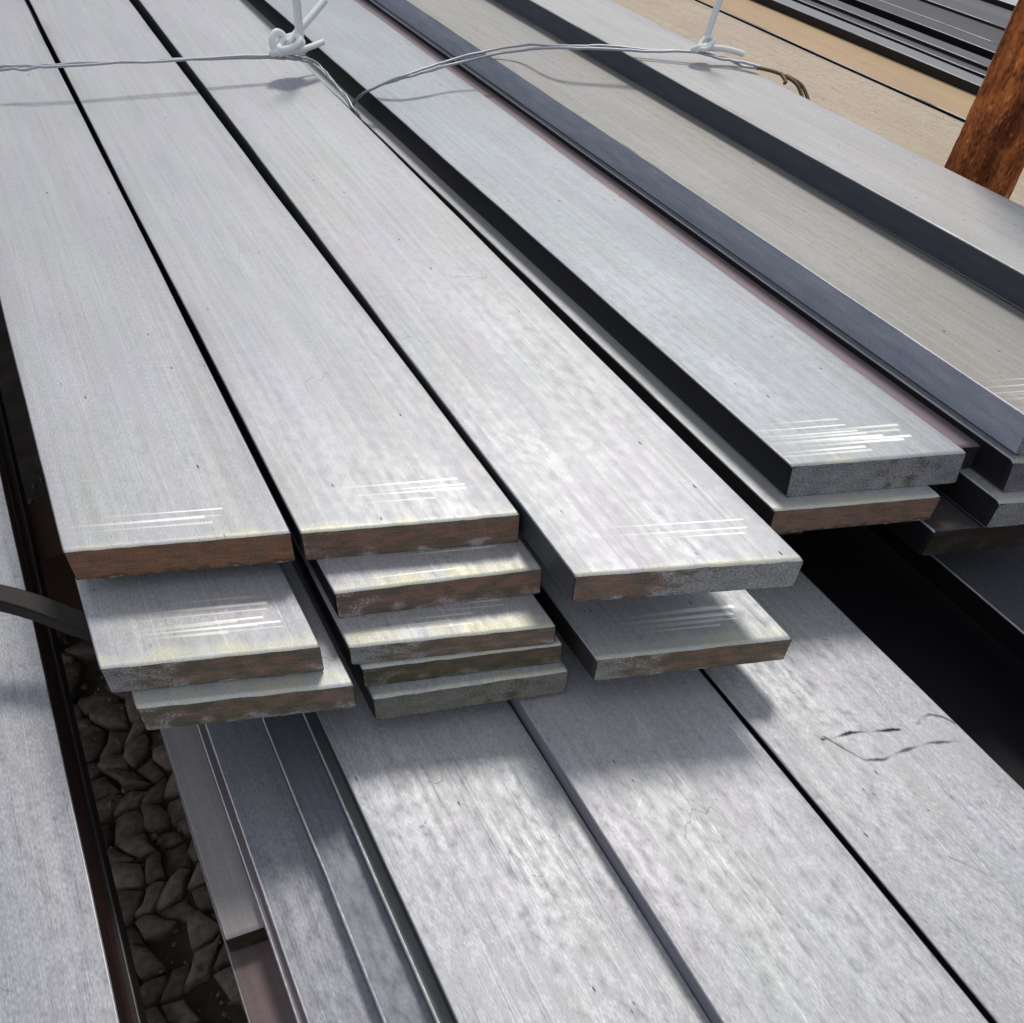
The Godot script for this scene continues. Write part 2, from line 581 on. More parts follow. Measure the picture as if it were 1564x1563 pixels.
func tube(st: SurfaceTool, path: PackedVector3Array, rad: float, sides := 8) -> void:
	var up := Vector3(0.13, 1, 0.21).normalized()
	var rings := []
	for k in path.size():
		var d := (path[mini(k + 1, path.size() - 1)] - path[maxi(k - 1, 0)]).normalized()
		var sx := d.cross(up)
		if sx.length() < 0.05:
			sx = d.cross(Vector3(1, 0, 0.3))
		sx = sx.normalized()
		var sy := sx.cross(d).normalized()
		up = sy
		var ring := []
		for q in sides:
			var a := TAU * q / sides
			ring.append([path[k] + (sx * cos(a) + sy * sin(a)) * rad, sx * cos(a) + sy * sin(a), Vector2(q / float(sides), k * 0.05)])
		rings.append(ring)
	for k in rings.size() - 1:
		for q in sides:
			var a = rings[k][q]
			var b = rings[k][(q + 1) % sides]
			var c = rings[k + 1][(q + 1) % sides]
			var e = rings[k + 1][q]
			for p in [a, b, c, a, c, e]:
				st.set_normal(p[1]); st.set_uv(p[2]); st.add_vertex(p[0])
	for end in [0, rings.size() - 1]:
		var dirn := (path[0] - path[1]).normalized() if end == 0 else (path[path.size() - 1] - path[path.size() - 2]).normalized()
		for q in sides:
			var tri = [path[end], rings[end][(q + 1) % sides][0], rings[end][q][0]]
			if end != 0:
				tri = [path[end], rings[end][q][0], rings[end][(q + 1) % sides][0]]
			for p in tri:
				st.set_normal(dirn); st.set_uv(Vector2.ZERO); st.add_vertex(p)

func tube_mesh(paths: Array, rad: float, sides := 8) -> ArrayMesh:
	var st := SurfaceTool.new()
	st.begin(Mesh.PRIMITIVE_TRIANGLES)
	for p in paths:
		tube(st, p, rad, sides)
	return st.commit()

func strand(pts: Array, side: Vector3, gap: float, twist: float, ph: float) -> PackedVector3Array:
	var c := smooth_path(pts, 10)
	var out := PackedVector3Array()
	var n := FastNoiseLite.new()
	n.seed = int(ph * 100.0)
	n.frequency = 0.09
	for k in c.size():
		var a := ph + twist * k + 1.1 * n.get_noise_1d(k * 0.6)
		out.append(c[k] + side * gap * cos(a) + Vector3(0, 1, 0) * gap * 0.5 * sin(a) + Vector3(n.get_noise_2d(k, 7.0), n.get_noise_2d(k, 31.0), n.get_noise_2d(k, 53.0)) * 0.0028)
	return out

# ---------------------------------------------------------------- the scene
func _ready() -> void:
	rng.seed = 20240611
	var cam := Camera3D.new()
	cam.name = "camera"
	cam.fov = 60.281
	cam.near = 0.02
	cam.far = 2000.0
	cam.transform = Transform3D(Basis(Vector3(0.87521257, 0.04268088, 0.48185194), Vector3(0.31153249, 0.71230224, -0.62894597), Vector3(-0.37006818, 0.70057396, 0.61011939)).orthonormalized(), Vector3(0, 0.5, 0))
	add_child(cam)
	cam.current = true

	var env := Environment.new()
	var sky := Sky.new()
	var ps := ProceduralSkyMaterial.new()
	ps.sky_top_color = Color(0.80, 0.825, 0.86)
	ps.sky_horizon_color = Color(0.38, 0.44, 0.55)
	ps.sky_curve = 0.34
	ps.sky_cover = cloud_cover()
	ps.sky_cover_modulate = Color(0.62, 0.62, 0.63)
	ps.ground_horizon_color = Color(0.45, 0.43, 0.40)
	ps.ground_bottom_color = Color(0.20, 0.18, 0.16)
	ps.ground_curve = 0.05
	ps.energy_multiplier = 1.0
	ps.sun_angle_max = 40.0
	ps.sun_curve = 0.2
	sky.sky_material = ps
	env.background_mode = Environment.BG_SKY
	env.sky = sky
	env.tonemap_mode = Environment.TONE_MAPPER_LINEAR
	env.tonemap_exposure = 0.82
	env.sdfgi_enabled = true
	env.ssao_enabled = true
	env.ssil_enabled = true
	var we := WorldEnvironment.new()
	we.name = "world_environment"
	we.environment = env
	add_child(we)

	var sun := DirectionalLight3D.new()
	sun.name = "sun"
	sun.light_energy = 0.68
	sun.light_color = Color(1.0, 0.98, 0.955)
	sun.light_angular_distance = 11.0
	sun.shadow_enabled = true
	add_child(sun)
	sun.look_at_from_position(Vector3(0.38, 1.0, -0.50) * 10.0, Vector3.ZERO, Vector3.UP)

	make_textures()
	ground()
	bars()
	rust_post()
	bent_strap()
	wires()

func make_textures() -> void:
	var curl := [
		[1.6, Vector2(0.278, 0.574), Vector2(0.346, 0.574), Vector2(0.443, 0.577), Vector2(0.580, 0.575), Vector2(0.696, 0.574)],
		[1.0, Vector2(0.300, 0.576), Vector2(0.345, 0.562), Vector2(0.390, 0.549), Vector2(0.487, 0.547), Vector2(0.560, 0.551), Vector2(0.653, 0.554), Vector2(0.770, 0.557), Vector2(0.930, 0.555)],
		[0.8, Vector2(0.806, 0.577), Vector2(0.860, 0.583), Vector2(0.911, 0.585), Vector2(0.962, 0.581), Vector2(0.990, 0.573)],
		[0.6, Vector2(0.378, 0.456), Vector2(0.430, 0.446), Vector2(0.490, 0.434)],
		[0.9, Vector2(0.300, 0.427), Vector2(0.318, 0.421)], [0.8, Vector2(0.26, 0.58), Vector2(0.29, 0.574), Vector2(0.27, 0.57), Vector2(0.26, 0.58)]]
	tex.top = [steel_top(11, 0.25), steel_top(37, 0.28), steel_top(73, 1.0), steel_top(101, 0.8), steel_top(151, 0.35), steel_top(73, 1.0, curl)]
	tex.side = [steel_side(301), steel_side(317)]
	# 0 rust all along; 1 rust with grey on the left; 2 grey mottled; 3 rust left, grey right; 4 dark brown-grey
	tex.end = [cut_end(401, 0.80, -0.3, 1.4), cut_end(419, 0.45, 0.34, 1.4), cut_end(433, 0.2, 0.75, 0.55), cut_end(449, 0.6, -0.3, 0.34), cut_end(463, 0.12, 0.10, 1.2), cut_end(477, 0.35, 0.05, 1.3)]
	tex.scrape = [end_scrapes(1, 4, 0.07), end_scrapes(2, 9, 0.16), end_scrapes(3, 8, 0.16), end_scrapes(14, 9, 0.18), end_scrapes(5, 4, 0.10), end_scrapes(6, 13, 0.05), end_scrapes(7, 6, 0.2), end_scrapes(18, 3, 0.06), end_scrapes(21, 7, 0.15), end_scrapes(22, 5, 0.12)]

func ground() -> void:
	var st := SurfaceTool.new()
	st.begin(Mesh.PRIMITIVE_TRIANGLES)
	var xs := [-400.0, -40.0, -6.0, 6.0, 40.0, 400.0]
	for i in 5:
		for j in 5:
			for q in [[0, 0], [1, 0], [1, 1], [0, 0], [1, 1], [0, 1]]:
				st.set_normal(Vector3.UP)
				st.set_uv(Vector2(xs[i + q[0]], xs[j + q[1]]))
				st.add_vertex(Vector3(xs[i + q[0]], 0, xs[j + q[1]]))
	var m := plain(Color(0.36, 0.33, 0.30), 0.95)
	var nt := NoiseTexture2D.new()
	var fn := FastNoiseLite.new()
	fn.frequency = 0.02
	fn.fractal_octaves = 5
	nt.noise = fn
	nt.seamless = true
	nt.width = 512
	nt.height = 512
	var ramp := Gradient.new()
	ramp.set_color(0, Color(0.62, 0.58, 0.54))
	ramp.set_color(1, Color(1, 1, 1))
	nt.color_ramp = ramp
	m.albedo_texture = nt
	m.uv1_triplanar = true
	m.uv1_world_triplanar = true
	m.uv1_scale = Vector3(1.7, 1.7, 1.7)
	var g := part("ground", st.commit(), m, self)
	g.position.y = -0.47
	g.set_meta("kind", "structure")
	# broken stones and dried clods that pave the gap beside the pile
	var sm := [plain(Color(0.58, 0.53, 0.48), 0.95), plain(Color(0.63, 0.58, 0.53), 0.95), plain(Color(0.52, 0.47, 0.43), 0.95)]
	for k in sm:
		k.albedo_texture = nt
		k.uv1_triplanar = true
		k.uv1_scale = Vector3(9, 9, 9)
		k.heightmap_enabled = false
	var r := RandomNumberGenerator.new()
	r.seed = 99
	var nx := 8
	var nz := 30
	var cell := 0.030
	var pts := []
	for j in nz + 1:
		var row := []
		for i in nx + 1:
			row.append(Vector2(-0.19 + i * cell + r.randf_range(-0.0095, 0.0095) + 0.012 * sin(j * 1.9), -1.05 + j * cell + r.randf_range(-0.0095, 0.0095)))
		pts.append(row)
	for j in nz:
		for i in nx:
			var c: Array = [pts[j][i], pts[j][i + 1], pts[j + 1][i + 1], pts[j + 1][i]]
			var mid: Vector2 = (c[0] + c[1] + c[2] + c[3]) / 4.0
			var poly := []
			for q in 4:                                        # corners and a jogged point on each side
				var a: Vector2 = c[q]
				var b: Vector2 = c[(q + 1) % 4]
				poly.append(a.lerp(b, r.randf_range(0.05, 0.16)))
				poly.append(a.lerp(b, r.randf_range(0.40, 0.75)) + Vector2(r.randf_range(-0.0045, 0.0045), r.randf_range(-0.0045, 0.0045)))
			if r.randf() < 0.10:
				continue
			var h := r.randf_range(0.008, 0.022)
			var tilt := Vector2(r.randf_range(-0.10, 0.10), r.randf_range(-0.10, 0.10))
			var s2 := SurfaceTool.new()
			s2.begin(Mesh.PRIMITIVE_TRIANGLES)
			var rim := []
			var belt := []
			var base := []
			for p in poly:
				var o: Vector2 = p - mid
				var inn := o * r.randf_range(0.80, 0.86)
				var mi := o * r.randf_range(0.91, 0.95)
				belt.append(Vector3(mi.x, h * 0.72 + mi.dot(tilt) * 0.8, mi.y))
				rim.append(Vector3(inn.x, h + inn.dot(tilt), inn.y))
				var ou := o * 0.97
				base.append(Vector3(ou.x, -0.004, ou.y))
			s2.set_smooth_group(0)
			var top := Vector3(r.randf_range(-0.004, 0.004), h + r.randf_range(-0.001, 0.003), r.randf_range(-0.004, 0.004))
			for q in 8:
				var q2 := (q + 1) % 8
				for v in [top, rim[q2], rim[q], rim[q], rim[q2], belt[q2], rim[q], belt[q2], belt[q], belt[q], belt[q2], base[q2], belt[q], base[q2], base[q]]:
					s2.add_vertex(v)
			s2.generate_normals()
			var o2 := part("stone", s2.commit(), sm[r.randi() % 3], g)
			o2.position = Vector3(mid.x, 0.0, mid.y)

	# grit and crumbs between the stones: nobody could count it
	var peb := SurfaceTool.new()
	peb.begin(Mesh.PRIMITIVE_TRIANGLES)
	peb.set_smooth_group(-1)
	var tips := [Vector3(1, 0, 0), Vector3(0, 0, 1), Vector3(-1.1, 0.1, 0.1), Vector3(0.1, 0, -0.9)]
	for q in 4:
		var a: Vector3 = tips[q]
		var b: Vector3 = tips[(q + 1) % 4]
		for v in [a, b, Vector3(0.1, 0.75, 0.0), b, a, Vector3(0, -0.6, 0)]:
			peb.add_vertex(v)
	peb.generate_normals()
	var mm := MultiMesh.new()
	mm.transform_format = MultiMesh.TRANSFORM_3D
	mm.mesh = peb.commit()
	mm.instance_count = 2600
	for k in 2600:
		var sz := 0.0012 + 0.0055 * pow(r.randf(), 3.0)
		var bs := Basis.from_euler(Vector3(r.randf() * TAU, r.randf() * TAU, r.randf() * TAU)).scaled(Vector3.ONE * sz)
		mm.set_instance_transform(k, Transform3D(bs, Vector3(r.randf_range(-0.24, 0.16), r.randf_range(0.0, 0.017), r.randf_range(-1.25, -0.12))))
	var grit := MultiMeshInstance3D.new()
	grit.name = "grit"
	grit.multimesh = mm
	grit.material_override = sm[0]
	g.add_child(grit, true)
	grit.set_meta("kind", "stuff")

func bars() -> void:
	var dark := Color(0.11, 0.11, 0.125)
	var grey := Color(0.42, 0.43, 0.46)
	var warm := Color(0.87, 0.86, 0.835)
	var rows := [
		# top of the left pile: three columns
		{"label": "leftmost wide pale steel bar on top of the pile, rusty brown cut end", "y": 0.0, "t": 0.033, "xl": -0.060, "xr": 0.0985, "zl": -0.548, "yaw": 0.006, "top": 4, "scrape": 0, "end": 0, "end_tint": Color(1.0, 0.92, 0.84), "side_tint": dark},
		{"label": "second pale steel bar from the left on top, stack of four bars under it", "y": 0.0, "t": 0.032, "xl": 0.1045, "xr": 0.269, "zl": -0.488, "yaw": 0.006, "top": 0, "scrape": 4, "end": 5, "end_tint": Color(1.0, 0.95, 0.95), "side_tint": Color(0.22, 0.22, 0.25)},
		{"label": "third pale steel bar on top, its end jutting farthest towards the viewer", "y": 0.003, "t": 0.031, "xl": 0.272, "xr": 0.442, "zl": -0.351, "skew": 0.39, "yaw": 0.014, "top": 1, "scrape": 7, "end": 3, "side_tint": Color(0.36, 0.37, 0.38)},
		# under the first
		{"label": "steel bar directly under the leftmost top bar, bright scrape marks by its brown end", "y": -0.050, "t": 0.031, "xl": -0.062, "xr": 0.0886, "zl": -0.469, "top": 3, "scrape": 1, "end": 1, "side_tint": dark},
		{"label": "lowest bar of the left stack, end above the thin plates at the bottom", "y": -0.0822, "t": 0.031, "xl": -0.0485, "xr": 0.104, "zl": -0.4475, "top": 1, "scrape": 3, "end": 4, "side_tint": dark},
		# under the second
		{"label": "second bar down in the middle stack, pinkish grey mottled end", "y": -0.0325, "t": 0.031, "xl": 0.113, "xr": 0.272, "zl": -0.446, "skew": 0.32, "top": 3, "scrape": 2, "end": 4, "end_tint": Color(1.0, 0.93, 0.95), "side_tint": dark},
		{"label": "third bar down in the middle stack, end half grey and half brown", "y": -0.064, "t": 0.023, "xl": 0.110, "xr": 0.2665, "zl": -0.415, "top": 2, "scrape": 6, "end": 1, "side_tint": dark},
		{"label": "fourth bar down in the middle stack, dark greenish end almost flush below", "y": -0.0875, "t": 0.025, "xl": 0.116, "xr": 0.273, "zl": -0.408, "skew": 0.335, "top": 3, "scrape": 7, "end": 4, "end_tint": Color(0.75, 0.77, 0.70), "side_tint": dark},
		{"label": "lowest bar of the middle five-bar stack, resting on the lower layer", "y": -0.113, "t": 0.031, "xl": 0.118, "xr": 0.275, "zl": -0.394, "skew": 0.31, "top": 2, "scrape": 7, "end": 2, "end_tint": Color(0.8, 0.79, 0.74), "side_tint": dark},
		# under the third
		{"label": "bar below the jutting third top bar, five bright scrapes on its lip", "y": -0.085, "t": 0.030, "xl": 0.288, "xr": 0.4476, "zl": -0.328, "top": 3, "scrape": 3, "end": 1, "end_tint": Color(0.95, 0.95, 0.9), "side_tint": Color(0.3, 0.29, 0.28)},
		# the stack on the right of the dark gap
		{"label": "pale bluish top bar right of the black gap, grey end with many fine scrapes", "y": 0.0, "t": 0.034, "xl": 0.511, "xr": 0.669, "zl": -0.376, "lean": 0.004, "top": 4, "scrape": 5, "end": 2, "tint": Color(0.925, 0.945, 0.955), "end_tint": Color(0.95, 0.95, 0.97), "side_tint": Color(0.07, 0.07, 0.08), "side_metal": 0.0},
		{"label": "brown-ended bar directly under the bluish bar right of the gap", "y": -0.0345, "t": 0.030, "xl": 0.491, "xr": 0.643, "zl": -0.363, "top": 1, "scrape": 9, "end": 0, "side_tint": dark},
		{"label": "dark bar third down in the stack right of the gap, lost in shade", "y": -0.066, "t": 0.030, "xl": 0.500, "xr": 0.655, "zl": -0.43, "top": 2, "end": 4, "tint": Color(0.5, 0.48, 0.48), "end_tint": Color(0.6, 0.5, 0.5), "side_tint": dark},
		# stepped stacks farther right
		{"label": "narrow strip with pinkish rounded edge squeezed beside the slate-sided bar", "y": -0.008, "t": 0.030, "xl": 0.674, "xr": 0.7025, "zl": -0.335, "rad": 0.001, "edge_tint": Color(0.50, 0.45, 0.45), "top": 1, "end": 2, "tint": Color(0.74, 0.68, 0.69), "end_tint": Color(0.3, 0.3, 0.3), "side_tint": Color(0.26, 0.24, 0.26)},
		{"label": "thick bar with smooth slate-grey long side right of the bluish bar", "y": 0.038, "t": 0.038, "xl": 0.706, "xr": 0.866, "zl": -0.300, "lean": 0.003, "top": 1, "scrape": 5, "end": 2, "tint": warm, "side": 1, "side_tint": Color(0.82, 0.84, 0.89), "side_metal": 0.0, "side_rough": 0.55},
		{"label": "highest bar, dark-sided, stepped on top of the slate-sided bar", "y": 0.072, "t": 0.0335, "xl": 0.850, "xr": 0.983, "zl": -0.10, "far": -3.6, "top": 0, "scrape": 5, "end": 4, "metal": 0.3, "tint": Color(1.0, 0.99, 0.97), "side": 1, "side_tint": Color(0.34, 0.35, 0.40), "side_metal": 0.1},
		{"label": "supporting bar hidden below the highest dark-sided bar", "y": 0.038, "t": 0.036, "xl": 0.874, "xr": 1.0, "zl": -0.14, "top": 1, "end": 4, "side_tint": dark},
		{"label": "rough grey-ended bar right below the slate-sided bar at the right edge", "y": -0.0005, "t": 0.035, "xl": 0.699, "xr": 0.862, "zl": -0.292, "lean": 0.004, "burr": 4.0, "lip": 0.004, "top": 2, "scrape": 7, "end": 2, "tint": Color(0.8, 0.8, 0.82), "end_tint": Color(0.8, 0.78, 0.82), "side_tint": Color(0.17, 0.15, 0.18)},
		{"label": "second rough-ended bar below the slate-sided bar, mottled pale end at the right edge", "y": -0.036, "t": 0.034, "xl": 0.688, "xr": 0.856, "zl": -0.280, "burr": 4.0, "lip": 0.004, "top": 3, "scrape": 3, "end": 2, "side_tint": Color(0.2, 0.19, 0.2)},
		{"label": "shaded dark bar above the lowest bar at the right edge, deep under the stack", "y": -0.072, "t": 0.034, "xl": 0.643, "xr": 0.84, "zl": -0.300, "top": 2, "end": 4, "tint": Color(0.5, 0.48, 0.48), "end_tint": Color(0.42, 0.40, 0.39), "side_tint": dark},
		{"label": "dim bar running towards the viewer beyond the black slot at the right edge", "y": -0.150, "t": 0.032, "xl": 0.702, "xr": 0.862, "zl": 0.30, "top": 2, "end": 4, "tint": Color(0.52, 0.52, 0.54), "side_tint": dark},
		# lower layer
		{"label": "wide pale bar of the lower layer, left of three, under the middle stack", "y": -0.168, "t": 0.022, "xl": 0.0805, "xr": 0.2345, "zl": 0.25, "top": 2, "end": 1, "side_tint": Color(0.3, 0.31, 0.3)},
		{"label": "middle pale bar of the lower layer, between a grey step and a black seam", "y": -0.150, "t": 0.034, "xl": 0.2355, "xr": 0.3965, "zl": 0.30, "top": 3, "end": 1, "side_tint": Color(0.62, 0.61, 0.66), "side_metal": 0.1},
		{"label": "right pale bar of the lower layer with curled scratch, beside the black slot", "y": -0.151, "t": 0.033, "xl": 0.4015, "xr": 0.564, "zl": 0.35, "off": 0.0, "flip": 1.0, "top": 5, "end": 1, "side_tint": dark},
		{"label": "narrow dark ledge of a bar under the left pale lower bar", "y": -0.1905, "t": 0.0145, "xl": 0.0715, "xr": 0.2215, "zl": 0.25, "top": 1, "end": 1, "tint": Color(0.6, 0.62, 0.62), "rad": 0.0022, "edge_tint": Color(1, 1, 1), "edge_metal": 0.9, "edge_rough": 0.35, "side_tint": grey},
		{"label": "stepped thin plate between the lower bars and the grooved plate, bluish where shaded", "called": "steel_plate", "y": -0.2055, "t": 0.019, "xl": 0.0375, "xr": 0.19, "zl": 0.22, "top": 3, "end": 1, "tint": Color(0.70, 0.71, 0.74), "metal": 0.65, "rad": 0.0022, "edge_tint": Color(1, 1, 1), "edge_metal": 0.9, "edge_rough": 0.35, "side_tint": grey},
		{"label": "stepped thin plate with a long groove line, third step down from the lower bars", "called": "steel_plate", "y": -0.225, "t": 0.0095, "xl": -0.0095, "xr": 0.145, "zl": 0.20, "top": 2, "end": 1, "tint": Color(0.80, 0.805, 0.83), "metal": 0.65, "rad": 0.0022, "edge_tint": Color(1, 1, 1), "edge_metal": 0.9, "edge_rough": 0.35, "side_tint": grey},
		{"label": "slim plate peeping out as a thin bright line beside the grey ledge", "called": "steel_plate", "y": -0.235, "t": 0.012, "xl": -0.0165, "xr": 0.14, "zl": 0.20, "top": 1, "end": 1, "tint": Color(0.72, 0.66, 0.68), "rad": 0.0022, "edge_tint": Color(1, 1, 1), "edge_metal": 0.9, "edge_rough": 0.35, "side_tint": Color(0.5, 0.45, 0.46)},
		{"label": "smooth grey ledge plate above the cracked ground, ending with a small step", "called": "steel_plate", "y": -0.2475, "t": 0.028, "xl": -0.047, "xr": 0.10, "zl": -0.325, "skew": 0.15, "top": 0, "end": 4, "tint": Color(0.82, 0.79, 0.78), "metal": 0.2, "end_tint": Color(0.5, 0.5, 0.42), "side_tint": Color(0.4, 0.33, 0.25)},
		{"label": "brownish lowest ledge plate continuing past the small step at the bottom", "called": "steel_plate", "y": -0.276, "t": 0.03, "xl": -0.050, "xr": 0.10, "zl": 0.10, "top": 0, "end": 4, "tint": Color(0.64, 0.56, 0.55), "metal": 0.2, "side_tint": Color(0.4, 0.3, 0.26)},
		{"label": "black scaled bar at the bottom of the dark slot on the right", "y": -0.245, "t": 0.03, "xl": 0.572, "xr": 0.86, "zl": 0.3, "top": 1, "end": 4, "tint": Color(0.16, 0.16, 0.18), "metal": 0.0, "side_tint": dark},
		{"label": "unseen packing bar that carries the stack right of the gap", "y": -0.098, "t": 0.052, "xl": 0.51, "xr": 0.66, "zl": -0.47, "top": 1, "end": 4, "tint": Color(0.4, 0.4, 0.4), "side_tint": dark},
		{"label": "unseen lower bar beneath the stack right of the gap", "y": -0.151, "t": 0.094, "xl": 0.58, "xr": 0.69, "zl": -0.50, "top": 1, "end": 4, "tint": Color(0.4, 0.4, 0.4), "side_tint": dark},
		# separate pile at the left edge
		{"label": "wide blotchy pale bar at the lower left edge beyond the gap", "y": -0.180, "t": 0.031, "xl": -0.285, "xr": -0.121, "zl": 0.20, "far": -3.4, "tint": Color(0.93, 0.93, 0.94), "top": 2, "end": 1, "side_tint": Color(0.30, 0.21, 0.20)},
		{"label": "bar second down in the left edge pile, seen only by its brown side", "y": -0.2115, "t": 0.030, "xl": -0.285, "xr": -0.1225, "zl": 0.20, "far": -3.4, "edge_tint": Color(0.42, 0.40, 0.40), "top": 1, "end": 1, "side_tint": Color(0.42, 0.27, 0.25)},
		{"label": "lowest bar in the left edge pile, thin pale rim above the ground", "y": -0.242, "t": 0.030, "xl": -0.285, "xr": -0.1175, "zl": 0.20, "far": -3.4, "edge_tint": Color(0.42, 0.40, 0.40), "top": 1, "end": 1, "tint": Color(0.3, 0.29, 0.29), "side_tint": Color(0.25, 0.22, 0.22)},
		# rust-filmed plates behind
		{"label": "wide tan rust-filmed plate behind the highest bar, under the frayed wire end", "called": "steel_plate", "y": -0.07, "t": 0.03, "xl": 1.15, "xr": 1.498, "zl": 0.1, "far": -4.5, "top": 3, "end": 0, "tint": Color(1.0, 0.915, 0.80), "metal": 0.1, "side_tint": Color(0.35, 0.26, 0.16)},
		{"label": "tan plate between the thin dark seam and the bundle of thin bars", "called": "steel_plate", "y": -0.068, "t": 0.03, "xl": 1.506, "xr": 1.648, "zl": 0.1, "far": -4.5, "top": 4, "end": 0, "tint": Color(1.0, 0.86, 0.68), "metal": 0.1, "side_tint": Color(0.30, 0.22, 0.14)},
	]
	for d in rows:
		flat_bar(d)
	# the bundle of thin dark bars at the upper right: [left x, width, top y, brightness, label]
	var thin := [
		[1.625, 0.040, -0.050, 0.74, "brightest thin bar, first after the tan plates"],
		[1.668, 0.020, -0.058, 0.40, "second thin bar after the tan plates, dark"],
		[1.690, 0.020, -0.052, 0.50, "third thin bar after the tan plates, mid grey"],
		[1.712, 0.022, -0.058, 0.40, "fourth thin bar after the tan plates, dark, beside a light bar"],
		[1.737, 0.040, -0.052, 0.58, "wide light thin bar left of the black slot in the bundle"],
		[1.835, 0.050, -0.055, 0.52, "first dark bar right of the black slot in the bundle"],
		[1.887, 0.046, -0.054, 0.50, "second dark bar right of the black slot in the bundle"],
		[1.935, 0.050, -0.056, 0.50, "third dark bar right of the black slot in the bundle"],
		[1.988, 0.060, -0.050, 0.56, "fourth dark bar right of the black slot, greyer"],
		[2.050, 0.070, -0.052, 0.60, "fifth bar right of the black slot, near the corner"],
		[2.123, 0.100, -0.040, 0.95, "pale bar in the far upper right corner"],
	]
	for k in thin:
		flat_bar({"called": "thin_bar", "label": k[4], "group": "thin bars bundled at the upper right", "y": k[2], "t": 0.03, "xl": k[0], "xr": k[0] + k[1], "zl": 0.1, "far": -6.0, "top": 1, "end": 4,
			"tint": Color(k[3], k[3], k[3] * 1.01), "side_tint": Color(0.16, 0.15, 0.16)})
	# timber bearers that carry the piles, deep in the shade below
	for z in [-0.95, -2.3]:
		var b := BoxMesh.new()
		b.size = Vector3(2.7, 0.145, 0.11)
		var o := single("timber_bearer", b, plain(Color(0.33, 0.25, 0.18), 0.9), "timber bearer under the %s of the piles, in deep shade" % ("near part" if z > -1.5 else "far part"), "timber", "timber bearers under the piles")
		o.position = Vector3(1.0, -0.392, z)

func rust_post() -> void:
	var sk := rust_skin(601, 512, 1024)
	var m := StandardMaterial3D.new()
	m.albedo_texture = sk.color
	m.normal_enabled = true
	m.normal_texture = sk.normal
	m.normal_scale = 0.8
	m.roughness = 0.95
	m.metallic = 0.0
	m.metallic_specular = 0.25
	var s := Soup.new()
	var n := FastNoiseLite.new()
	n.seed = 8
	n.frequency = 1.0
	var rad := 0.043
	var H := 0.92
	var NU := 48
	var NV := 120
	var ids := []
	for j in NV + 1:
		var row := []
		for i in NU + 1:
			var a := TAU * i / NU
			var y := H * j / NV
			var rr := rad + 0.0016 * n.get_noise_3d(cos(a) * 2.2, y * 18.0, sin(a) * 2.2) + 0.0012 * n.get_noise_3d(cos(a) * 6.0, y * 45.0, sin(a) * 6.0)
			row.append(s.add(Vector3(cos(a) * rr, y, sin(a) * rr), Vector3(cos(a), 0, sin(a)), Vector2(i / float(NU), y / 0.6)))
		ids.append(row)
	for j in NV:
		for i in NU:
			s.quad(ids[j][i], ids[j][i + 1], ids[j + 1][i + 1], ids[j + 1][i])
	var mesh := ArrayMesh.new()
	s.into(mesh, m)
	var cap := CylinderMesh.new()
	var root := thing("rusty_post", "thick rust-brown steel post standing at the upper right edge", "post", Vector3(1.018, -0.47, -0.66))
	root.rotation.z = -0.08
	part("post_shaft", mesh, null, root)
	cap.top_radius = rad * 0.98
	cap.bottom_radius = rad * 0.98
	cap.height = 0.012
	var c := part("post_cap", cap, m, root)
	c.position.y = H

func bent_strap() -> void:
	# a dark flat strip, bent, lying across the left gap under the pile
	var pts := smooth_path([Vector3(-0.30, -0.080, -0.72), Vector3(-0.22, -0.089, -0.682), Vector3(-0.15, -0.099, -0.643), Vector3(-0.11, -0.106, -0.614), Vector3(-0.07, -0.115, -0.575), Vector3(-0.02, -0.124, -0.53), Vector3(0.06, -0.128, -0.49)], 8)
	var s := Soup.new()
	var prev := []
	var hw := 0.009
	var th := 0.0075
	for k in pts.size():
		var d := (pts[mini(k + 1, pts.size() - 1)] - pts[maxi(k - 1, 0)]).normalized()
		var sx := d.cross(Vector3.UP).normalized()
		var up := sx.cross(d).normalized()
		var c := [[hw, th - 0.0015, sx], [hw - 0.0015, th, (sx + up).normalized()], [hw - 0.0016, th, up], [-hw + 0.0016, th, up], [-hw + 0.0015, th, (up - sx).normalized()], [-hw, th - 0.0015, -sx], [-hw, -th, -sx], [-hw, -th, -up], [hw, -th, -up], [hw, -th, sx]]
		var ids := []
		for q in c:
			ids.append(s.add(pts[k] + sx * q[0] + up * q[1], q[2], Vector2(q[0] * 8.0 + q[1] * 8.0, k * 0.04)))
		if k > 0:
			for q in 10:
				var q2 := (q + 1) % 10
				s.quad(ids[q], prev[q], prev[q2], ids[q2])
		prev = ids
	var m := side_mat(1, Color(0.19, 0.145, 0.13), 0.1, 0.65)
	var mesh := ArrayMesh.new()
	s.into(mesh, m)
	single("bent_flat_strip", mesh, null, "dark brown bent flat strip crossing the gap at the left edge", "metal strip")

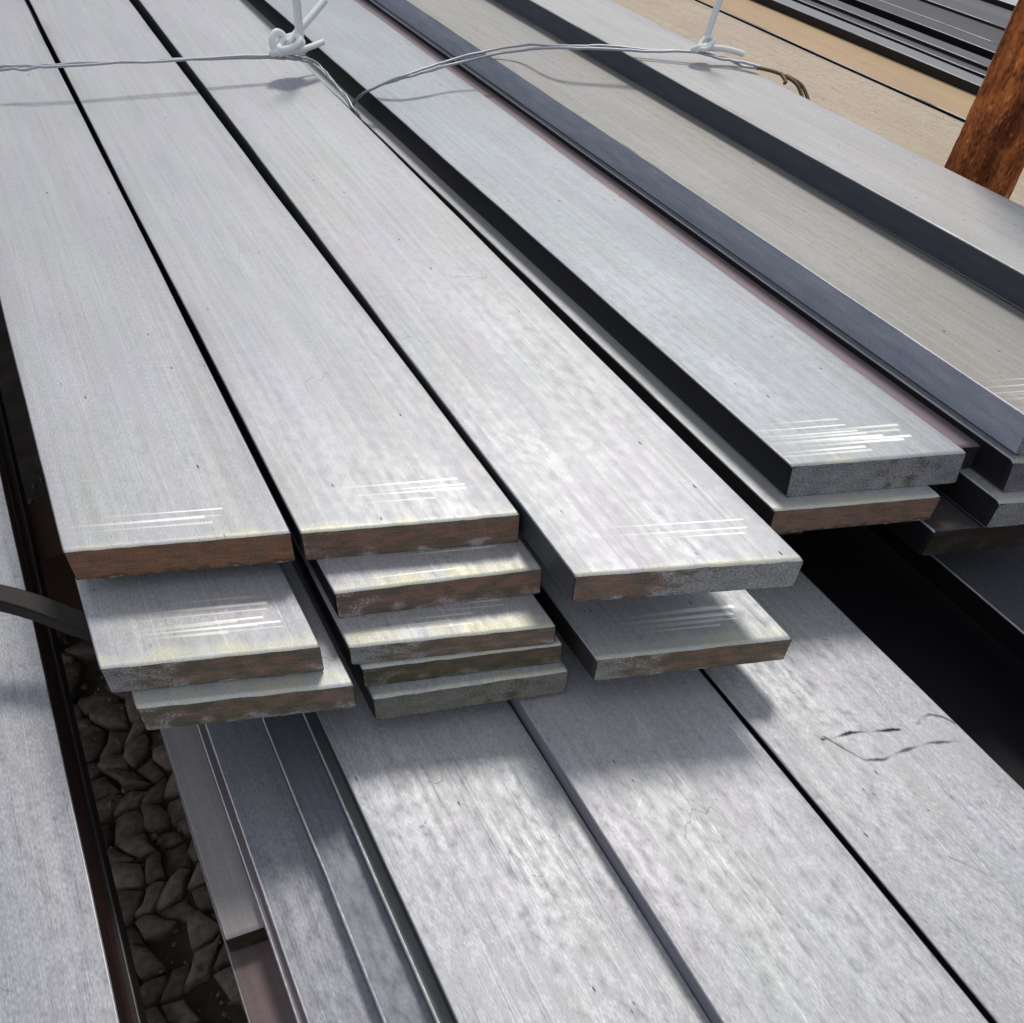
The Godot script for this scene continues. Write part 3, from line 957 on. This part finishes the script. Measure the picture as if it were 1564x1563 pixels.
func wires() -> void:
	var wire := plain(Color(0.70, 0.71, 0.73), 0.5, 0.6)
	var white := plain(Color(0.95, 0.96, 0.95), 0.5)
	white.backlight_enabled = true
	white.backlight = Color(0.5, 0.5, 0.5)
	var z := Vector3(0, 0, 1)
	var a := [Vector3(-0.068, -0.07, -1.52), Vector3(-0.0655, -0.004, -1.518), Vector3(-0.052, 0.012, -1.517), Vector3(-0.025, 0.032, -1.515), Vector3(0.024, 0.041, -1.508), Vector3(0.065, 0.042, -1.495), Vector3(0.107, 0.043, -1.484), Vector3(0.24, 0.041, -1.462), Vector3(0.388, 0.037, -1.435), Vector3(0.418, 0.033, -1.432), Vector3(0.453, 0.022, -1.440), Vector3(0.470, 0.010, -1.424), Vector3(0.471, 0.003, -1.36), Vector3(0.470, -0.006, -1.31), Vector3(0.480, -0.03, -1.30)]
	var t := thing("tie_wire", "doubled tie wire across the three left top bars, ending over an edge", "wire", a[1])
	for k in 2:
		var p := strand(a, z, 0.0042, 0.05, PI * k + 0.3)
		for q in p.size():
			p[q] -= a[1]
		part("strand", tube_mesh([p], 0.0020), wire, t)
	var b := [Vector3(0.492, -0.06, -1.40), Vector3(0.497, -0.028, -1.375), Vector3(0.505, 0.006, -1.33), Vector3(0.559, 0.028, -1.307), Vector3(0.653, 0.038, -1.315), Vector3(0.735, 0.054, -1.285), Vector3(0.765, 0.079, -1.195), Vector3(0.845, 0.083, -1.141), Vector3(0.929, 0.085, -1.077), Vector3(0.959, 0.081, -1.052), Vector3(0.986, 0.079, -1.010)]
	t = thing("tie_wire", "doubled tie wire arching from the black gap over the stepped bars", "wire", b[3])
	for k in 2:
		var p := strand(b, z, 0.0050, 0.04, PI * k + 0.2)
		for q in p.size():
			p[q] -= b[3]
		part("strand", tube_mesh([p], 0.0020), wire, t)
	# frayed tails
	var brown := plain(Color(0.42, 0.35, 0.25), 0.6, 0.4)
	var tails := [[Vector3(0.984, 0.079, -1.012), Vector3(1.000, 0.078, -0.985), Vector3(1.012, 0.070, -0.955), Vector3(1.010, 0.050, -0.93)], [Vector3(1.003, 0.078, -0.983), Vector3(0.998, 0.074, -0.965), Vector3(0.990, 0.074, -0.958)], [Vector3(1.006, 0.077, -0.975), Vector3(1.020, 0.068, -0.952), Vector3(1.018, 0.048, -0.925)]]
	for p in tails:
		var sp := smooth_path(p)
		for q in sp.size():
			sp[q] -= b[3]
		part("frayed_tail", tube_mesh([sp], 0.0026), brown, t)
	# white cords that pull up on the wires
	cord(Vector3(0.420, 0.036, -1.432), Vector3(0.442, 0.20, -1.437), white, "white cord rising from the left wire, knotted with a big loop", true)
	cord(Vector3(0.930, 0.087, -1.077), Vector3(0.978, 0.235, -1.09), white, "white cord rising from the right wire beside the tan plates", false)

func cord(at: Vector3, up_to: Vector3, m: Material, label: String, big: bool) -> void:
	var root := thing("white_cord", label, "cord", at)
	var to := up_to - at
	part("cord_line", tube_mesh([smooth_path([Vector3(0.019 if big else 0.0, 0.0, 0.0), to * 0.5 + Vector3(0.011 if big else 0.0, 0, 0), to], 8)], 0.0064 if big else 0.005, 10), m, root)
	var k := 1.0 if big else 0.6
	var loops := []
	for q in 3:
		var pts := []
		for i in 13:
			var an := TAU * i / 12.0
			pts.append(Vector3(0.026 * k * cos(an) * (1.0 - 0.18 * q), 0.006 + 0.007 * q * k + 0.006 * sin(an + q), 0.014 * k * sin(an) + 0.004 * q) )
		loops.append(smooth_path(pts, 4))
	part("knot", tube_mesh(loops, 0.0052 * k, 8), m, root)
	if big:
		var lp := smooth_path([Vector3(0.004, 0.010, 0.002), Vector3(-0.019, 0.008, 0.004), Vector3(-0.024, 0.022, 0.000), Vector3(-0.015, 0.033, -0.005), Vector3(-0.003, 0.026, -0.008), Vector3(-0.006, 0.012, -0.004), Vector3(0.006, 0.006, 0.004)], 8)
		part("loop", tube_mesh([lp], 0.0050, 10), m, root)
		part("loose_end", tube_mesh([smooth_path([Vector3(0.0, 0.020, 0.004), Vector3(0.035, 0.040, -0.01), Vector3(0.075, 0.062, -0.03)], 8)], 0.0055, 8), m, root)
		part("loose_end", tube_mesh([smooth_path([Vector3(-0.02, 0.008, 0.012), Vector3(0.02, 0.012, 0.016), Vector3(0.055, 0.014, 0.002)], 8)], 0.0045, 8), m, root)
	else:
		part("loose_end", tube_mesh([smooth_path([Vector3(-0.005, 0.006, 0.0), Vector3(0.03, 0.005, 0.012), Vector3(0.055, 0.0, 0.03)], 8)], 0.0045, 8), m, root)
